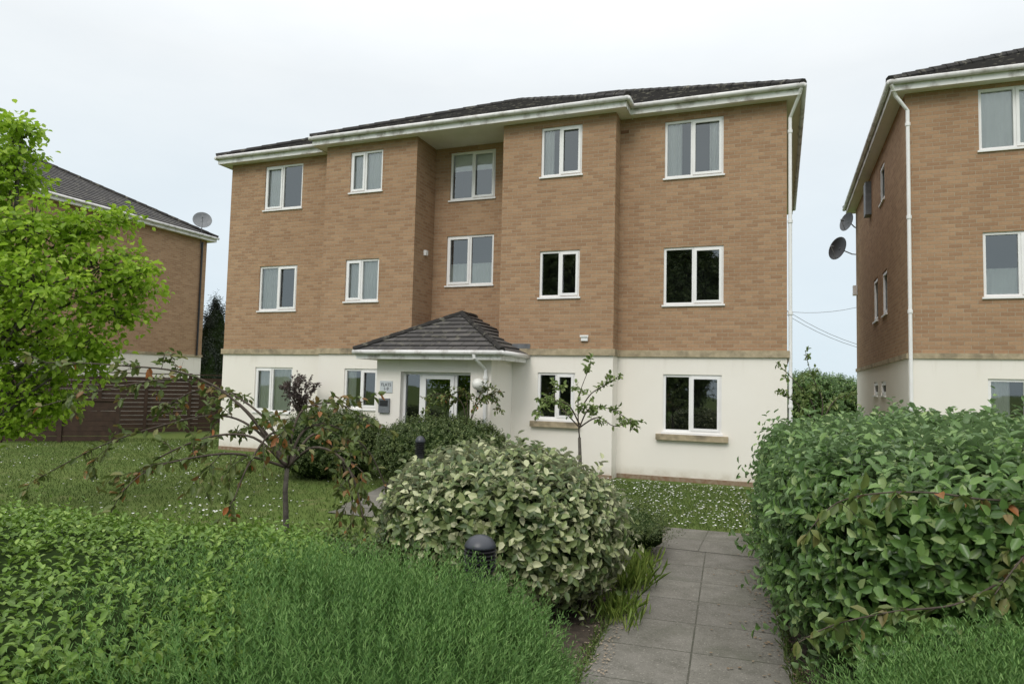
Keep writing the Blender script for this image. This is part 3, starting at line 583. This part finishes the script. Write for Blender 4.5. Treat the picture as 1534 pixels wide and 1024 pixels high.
# small young tree
T=10.0; b0=PT(868,655,T); base=Vector((b0.x,b0.y,0))
brs=[px([(868,655),(866,620),(868,590),(884,548)],T),px([(868,640),(885,610),(920,615),(960,642)],T,[0,.1,.2,.3]),px([(868,635),(850,605),(820,602),(800,618)],T,[0,-.2,-.2,-.3]),px([(866,620),(885,590),(910,575),(928,562)],T,[0,.2,.2,.3]),px([(868,640),(845,615),(830,595),(836,578)],T,[0,.2,.4,.5]),px([(868,640),(895,625),(920,638),(942,632)],T,[0,-.2,-.3,-.4])]
branchy('young_tree','young tree with sparse pale green leaves before the ground floor windows','tree',base,[base,base+Vector((.02,0,.7)),b0],.036,brs,.010,G_APP,.08,.042,6,.27,.1,.025,dens=.9,hang=.1)
T=10.8; b0=PT(1228,640,T); base=Vector((b0.x,b0.y,0))
brs=[px([(1228,640),(1215,600),(1190,570),(1162,542)],T),px([(1228,640),(1232,600),(1215,560),(1206,525)],T),px([(1228,640),(1250,600),(1280,590)],T),px([(1228,640),(1195,605),(1170,590)],T)]
branchy('young_tree','young tree behind the tall hedge, beside the corner downpipe','tree',base,[base,base+Vector((.02,0,.7)),b0],.036,brs,.010,G_APP,.08,.042,6,.26,.1,.028,dens=.85,hang=.1)
T=13.35; b0=PT(700,650,T); base=Vector((b0.x,b0.y,0))
brs=[px([(700,650),(690,600),(650,590),(642,610)],T),px([(700,650),(700,600),(690,585),(660,605)],T),px([(700,650),(715,605),(735,590),(750,612)],T),px([(700,650),(710,610),(720,590),(735,580)],T)]
branchy('slender_shrub','wispy bronze leaved shrub before the porch lamp','shrub',base,[base,base+Vector((0,0,.5)),b0],.03,brs,.010,G_WEEP,.08,.04,7,.3,.5,.025,hang=.3)
T=16.2; b0=PT(448,625,T); base=Vector((b0.x,b0.y,0))
brs=[px([(448,625),(448+dx*.5,595),(448+dx,570+abs(dx)*.35)],T,[0,dy*.5,dy]) for dx,dy in ((-26,.1),(-16,-.3),(-6,.2),(5,-.2),(14,.3),(24,0),(0,0))]
branchy('purple_shrub','dark purple leaved shrub under the leftmost ground floor window','shrub',base,[base,base+Vector((0,0,.5)),b0],.03,brs,.010,G_PUR,.055,.026,14,.3,.0,.018,t0=.1,hang=0)
# lime tree
T=9.0; base=PT(-35,620,T); base.z=0
root=empty('leafy_tree','lime green leafy tree at the left edge','tree',base)
top=PT(25,300,T)-base; m=MB(); m.tube(smooth([Vector((0,0,0)),Vector((.03,.02,1.2)),Vector((.1,0,2.4)),top],4),[.085*(1-.75*i/12) for i in range(13)],8); m.build('trunk',BARK,root,smooth=True)
ell=[(30,210,34,32,0),(15,190,24,20,.1),(12,262,48,44,.1),(128,335,58,28,.1),(50,345,60,44,-.3),(150,400,60,38,0),(203,432,32,26,.1),(60,432,82,54,-.5),(168,472,44,30,0),(55,520,80,50,.4),(118,540,42,32,0),(30,590,62,42,.1),(92,606,32,20,.3),(-60,400,90,190,0),(188,330,24,14,.2),(20,632,55,24,.2),(215,408,18,16,-.1),(140,505,30,20,-.3)]
P=[];Dd=[];Nn=[]; mb=MB()
for (x,y,rx_,ry_,dy) in ell:
    c=PT(x,y,T+dy)-base; a=rx_/FPX*T; bb=ry_/FPX*T; ncl=max(6,int(72*a*bb*3.14))
    lb_=Vector((0,0,max(1.0,c.z-.9)))+Vector((top.x,top.y,0))*min(1,c.z/top.z); lim=smooth([lb_,lb_.lerp(c,.5)+Vector((0,0,.05)),c],4); mb.tube(lim,[.026*(1-.7*i/(len(lim)-1)) for i in range(len(lim))],6)
    for _ in range(ncl):
        u=Vector(unit(1)[0]); r=random.random()**.35*1.06; cc=c+Vector((u.x*a*r,u.y*min(a,.8)*r,u.z*bb*r))
        st=c.lerp(cc,.2); mb.tube([st,st.lerp(cc,.5)+Vector((0,0,.03)),cc],[.008,.006,.003],4)
        for k in range(22):
            o=rv(.10); o.z*=.55; P.append((cc+o)[:]); Dd.append((o.normalized()*.6+rv(.4)+Vector((0,0,-.25)))[:]); Nn.append((Vector((0,0,1))+rv(.45))[:])
mb.build('branches',BARK,root,smooth=True); P=np.array(P); n=len(P); s=rng.uniform(.6,1.2,n); leafmesh('foliage',P,np.array(Dd),np.array(Nn),.088*s,.062*s,G_LIME,root)
# ================================================================ LAWN DETAIL
def inb(x,y):
    v=np.stack([x-F.O.x,y-F.O.y],1); lx=v[:,0]*F.ux.x+v[:,1]*F.ux.y; ly=v[:,0]*F.uy.x+v[:,1]*F.uy.y
    b=(lx>-.05)&(lx<W+.05)&(ly>-.05)&(ly<D); b|=(lx>QX0-.05)&(lx<QX1+.05)&(ly>PY-.05)&(ly<.1)
    u=np.stack([x-pb.x,y-pb.y],1); cx=u[:,0]*F.ux.x+u[:,1]*F.ux.y; cy=u[:,0]*F.uy.x+u[:,1]*F.uy.y
    b|=(cx>-4.4)&(cx<1.9)&(cy>-1.27)&(cy<.0)
    t=np.clip(((x-ee.x)*dv.x+(y-ee.y)*dv.y)/dv.length_squared,0,1); b|=np.hypot(x-ee.x-t*dv.x,y-ee.y-t*dv.y)<.48
    u=np.stack([x-pa.x,y-pa.y],1); cx=u[:,0]*rx.x+u[:,1]*rx.y; cy=u[:,0]*pdir.x+u[:,1]*pdir.y
    b|=(cx>-1)&(cx<wr+3)&(cy<plen-.1); b|=(cx>-.0)&(cx<wr)&(cy<plen+.01)
    return b
def field(n,x0,x1,y0,y1):
    x=rng.uniform(x0,x1,n); y=rng.uniform(y0,y1,n); k=~inb(x,y); return x[k],y[k]
G_GR=leafmat('grass_blade',[(0,(.07,.12,.022)),(.6,(.12,.18,.04)),(1,(.20,.235,.08))],trans=.2,rough=.7)
x1_,y1_=field(60000,-13,-.5,6.5,21); x2_,y2_=field(26000,-.5,6,8.8,15)
x=np.r_[x1_,x2_]; y=np.r_[y1_,y2_]; n=len(x)
o=leafmesh('lawn_grass',np.c_[x,y,np.zeros(n)],np.c_[rng.normal(0,.4,n),rng.normal(0,.4,n),np.ones(n)],unit(n),rng.uniform(.025,.06,n),.011,G_GR,None)
tag(o,'short mown grass of the lawn around the building','grass',kind='stuff')
n=2600; u=rng.uniform(-1,plen,n); v=np.where(rng.random(n)<.5,-np.abs(rng.normal(0,.05,n))+.03,wr-.03+np.abs(rng.normal(0,.05,n)))
o=leafmesh('path_edge_weeds',np.c_[pa.x+pdir.x*u+rx.x*v,pa.y+pdir.y*u+rx.y*v,np.full(n,.005)],np.c_[rng.normal(0,.7,n),rng.normal(0,.7,n),np.ones(n)],unit(n),rng.uniform(.02,.075,n),.009,G_GR,None)
tag(o,'short weeds growing along both edges of the slab path','weeds',kind='stuff')
def specks(name,x,y,z,r,mat,label,cat):
    m=MB()
    for a,b in zip(x,y):
        rr=r*random.uniform(.6,1.2); t=random.uniform(-.3,.3); q=random.uniform(0,6.28)
        m.add([(a+rr*math.cos(q+k*1.0472),b+rr*math.sin(q+k*1.0472),z+rr*t*math.cos(k)+.0) for k in range(6)],[[0,1,2,3,4,5]])
    return tag(m.build(name,mat),label,cat,kind='stuff')
DW=pmat('daisy_white',(.8,.8,.78),(.72,.72,.7),3,.8)
xa_,ya_=field(3200,-13,-1,8,20); xb_,yb_=field(2600,0,6,9.2,14.5)
dm=np.sin(xa_*1.3+ya_*.7)+np.sin(ya_*1.9-xa_*.5)+rng.normal(0,.8,len(xa_))>.2
specks('daisies',np.r_[xa_[dm],xb_],np.r_[ya_[dm],yb_],.05,.015,DW,'white daisies scattered over the lawn','daisies')
n=600; u=rng.uniform(0,plen+.5,n); v=-np.abs(rng.normal(0,.16,n))+.16; specks('fallen_petals',pa.x+pdir.x*u+rx.x*v,pa.y+pdir.y*u+rx.y*v,.022,.009,pmat('pale_petal',(.36,.30,.22),(.22,.17,.12),30,.9),'pale petals and litter fallen along the left path edge','petals')
n=500; u=rng.uniform(0,plen,n); v=wr-np.abs(rng.normal(0,.2,n))+.1; specks('fallen_leaves',pa.x+pdir.x*u+rx.x*v,pa.y+pdir.y*u+rx.y*v,.022,.011,pmat('brown_litter',(.28,.22,.14),(.16,.11,.07),30,.9),'brown leaf litter along the right path edge','leaves')
# ================================================================ BOLLARDS
def bollard(label,p,h,r):
    root=empty('bollard_light',label,'bollard light',(p[0],p[1],0))
    m=MB(); m.lathe([(r*.82,0),(r*.82,h*.72)],(0,0,0),24); m.build('post',DK,root,smooth=True)
    m=MB()
    for k in range(6):
        z=h*.72+k*h*.03; m.lathe([(r*.7,z+.002),(r*1.0,z+.001),(r*1.03,z+.008),(r*.72,z+.02),(r*.7,z+.026)],(0,0,0),24)
    m.build('louvres',DK,root,smooth=False)
    m=MB(); z=h*.9; m.lathe([(r*.7,z-.005),(r*1.0,z),(r*1.0,z+.012),(r*.93,z+h*.035),(r*.72,z+h*.07),(r*.4,z+h*.092),(.001,z+h*.1)],(0,0,0),24); m.build('cap',pmat('dark_blue_grey_cap',(.03,.034,.045),(.04,.045,.055),6,.4,spec=.5),root,smooth=True)
p=PT(720,800,4.75); bollard('black louvred bollard light between the lavender and the pale shrub',p,p.z,.108)
p=PT(630,652,11.0); bollard('black bollard light in front of the entrance bush',p,p.z,.082)
# ================================================================ FENCE
def fence(label,a,b,h,n):
    a=Vector((a.x,a.y,0)); b=Vector((b.x,b.y,0)); L=(b-a).length; root=empty('wooden_fence',label,'fence',a,math.atan2((b-a).y,(b-a).x)); s=L/n
    for i in range(n):
        m=MB(); k=int(h/.14)
        for j in range(k): m.box(i*s+.05,(i+1)*s-.05,-.012+.008*(j%2),.012,j*.14+.04,min(h,j*.14+.172))
        m.box(i*s+.05,(i+1)*s-.05,-.04,.03,h+.002,h+.035); m.build('fence_panel',WOODF,root)
    for i in range(n+1):
        m=MB(); m.box(i*s-.048,i*s+.048,-.05,.05,0,h+.06); m.build('post',WOODF,root)
fence('tall brown panel fence running behind the lawn to the main block',PT(-90,600,20.0),PT(345,600,24.4),1.95,6)
fence('lower brown panel fence in front of the tall one at the left edge',PT(-90,600,18.3),PT(178,600,19.6),1.15,3)
# power lines
for k,(a,b) in enumerate((((1150,462),(1300,456)),((1150,445),(1300,520)),((1150,452),(1300,524)))):
    p,q=PT(*a,45),PT(*b,45); m=MB(); pts=[p.lerp(q,t/8)-Vector((0,0,.4*(1-(2*t/8-1)**2))) for t in range(9)]; m.tube(pts,.016,5)
    tag(m.build('overhead_cable',GY),['level overhead cable crossing the gap behind the two blocks','sloping overhead cable, upper of the slanting pair in the gap','sloping overhead cable, lower of the slanting pair in the gap'][k],'cable')
# ================================================================ LIGHT, SKY, CAMERA
w=bpy.data.worlds.new('World'); bpy.context.scene.world=w; w.use_nodes=True; nt=w.node_tree; bg=nt.nodes['Background']
sk=N(nt,'ShaderNodeTexSky'); sk.sky_type='NISHITA'; sk.sun_disc=False; sk.sun_elevation=R(45); sk.sun_rotation=R(205)
tc=N(nt,'ShaderNodeTexCoord'); sp=N(nt,'ShaderNodeSeparateXYZ'); nt.links.new(tc.outputs['Generated'],sp.inputs[0])
cr=nt.nodes.new('ShaderNodeValToRGB'); nt.links.new(sp.outputs[2],cr.inputs[0]); e=cr.color_ramp.elements
e[0].position=0; e[0].color=(.72,.84,.92,1); e[1].position=.9; e[1].color=(1,.99,.98,1)
x_=e.new(.25); x_.color=(.84,.92,.965,1); x_=e.new(.45); x_.color=(.93,.965,.98,1)
bo=nt.nodes.new('ShaderNodeMapRange'); bo.inputs[1].default_value=.4; bo.inputs[2].default_value=1; bo.inputs[3].default_value=1.0; bo.inputs[4].default_value=2.1; nt.links.new(sp.outputs[2],bo.inputs[0])
mp=N(nt,'ShaderNodeMapping'); mp.inputs['Scale'].default_value=(1.5,1.5,4); nt.links.new(tc.outputs['Generated'],mp.inputs[0])
nz=noise(nt,1.6,6,mp.outputs[0],.55)
cl=mixc(nt,ramp(nt,nz,.35,.7),(.95,.96,.975),(1.05,1.04,1.035)); col=mixc(nt,1.0,cr.outputs[0],cl,'MULTIPLY')
vm=N(nt,'ShaderNodeVectorMath',operation='SCALE'); nt.links.new(col,vm.inputs[0]); nt.links.new(bo.outputs[0],vm.inputs['Scale'])
vs=N(nt,'ShaderNodeVectorMath',operation='SCALE'); nt.links.new(sk.outputs[0],vs.inputs[0]); vs.inputs['Scale'].default_value=.1
fin=mixc(nt,.06,vm.outputs[0],vs.outputs[0]); nt.links.new(fin,bg.inputs[0]); bg.inputs[1].default_value=1.0
s=bpy.data.lights.new('sun','SUN'); s.energy=1.4; s.angle=R(25); s.color=(1,.96,.9); so=bpy.data.objects.new('sun',s); C.objects.link(so); so.rotation_euler=(R(45),0,R(-25))
cam=bpy.data.cameras.new('camera'); cam.lens=36*FPX/1534; cam.sensor_width=36; cam.clip_end=3000; cam.clip_start=.05
co=bpy.data.objects.new('camera',cam); C.objects.link(co); co.matrix_world=Matrix.Translation(EYEV)@CM.to_4x4(); bpy.context.scene.camera=co
vw=bpy.context.scene.view_settings; vw.view_transform='Standard'; vw.look='None'; vw.exposure=0
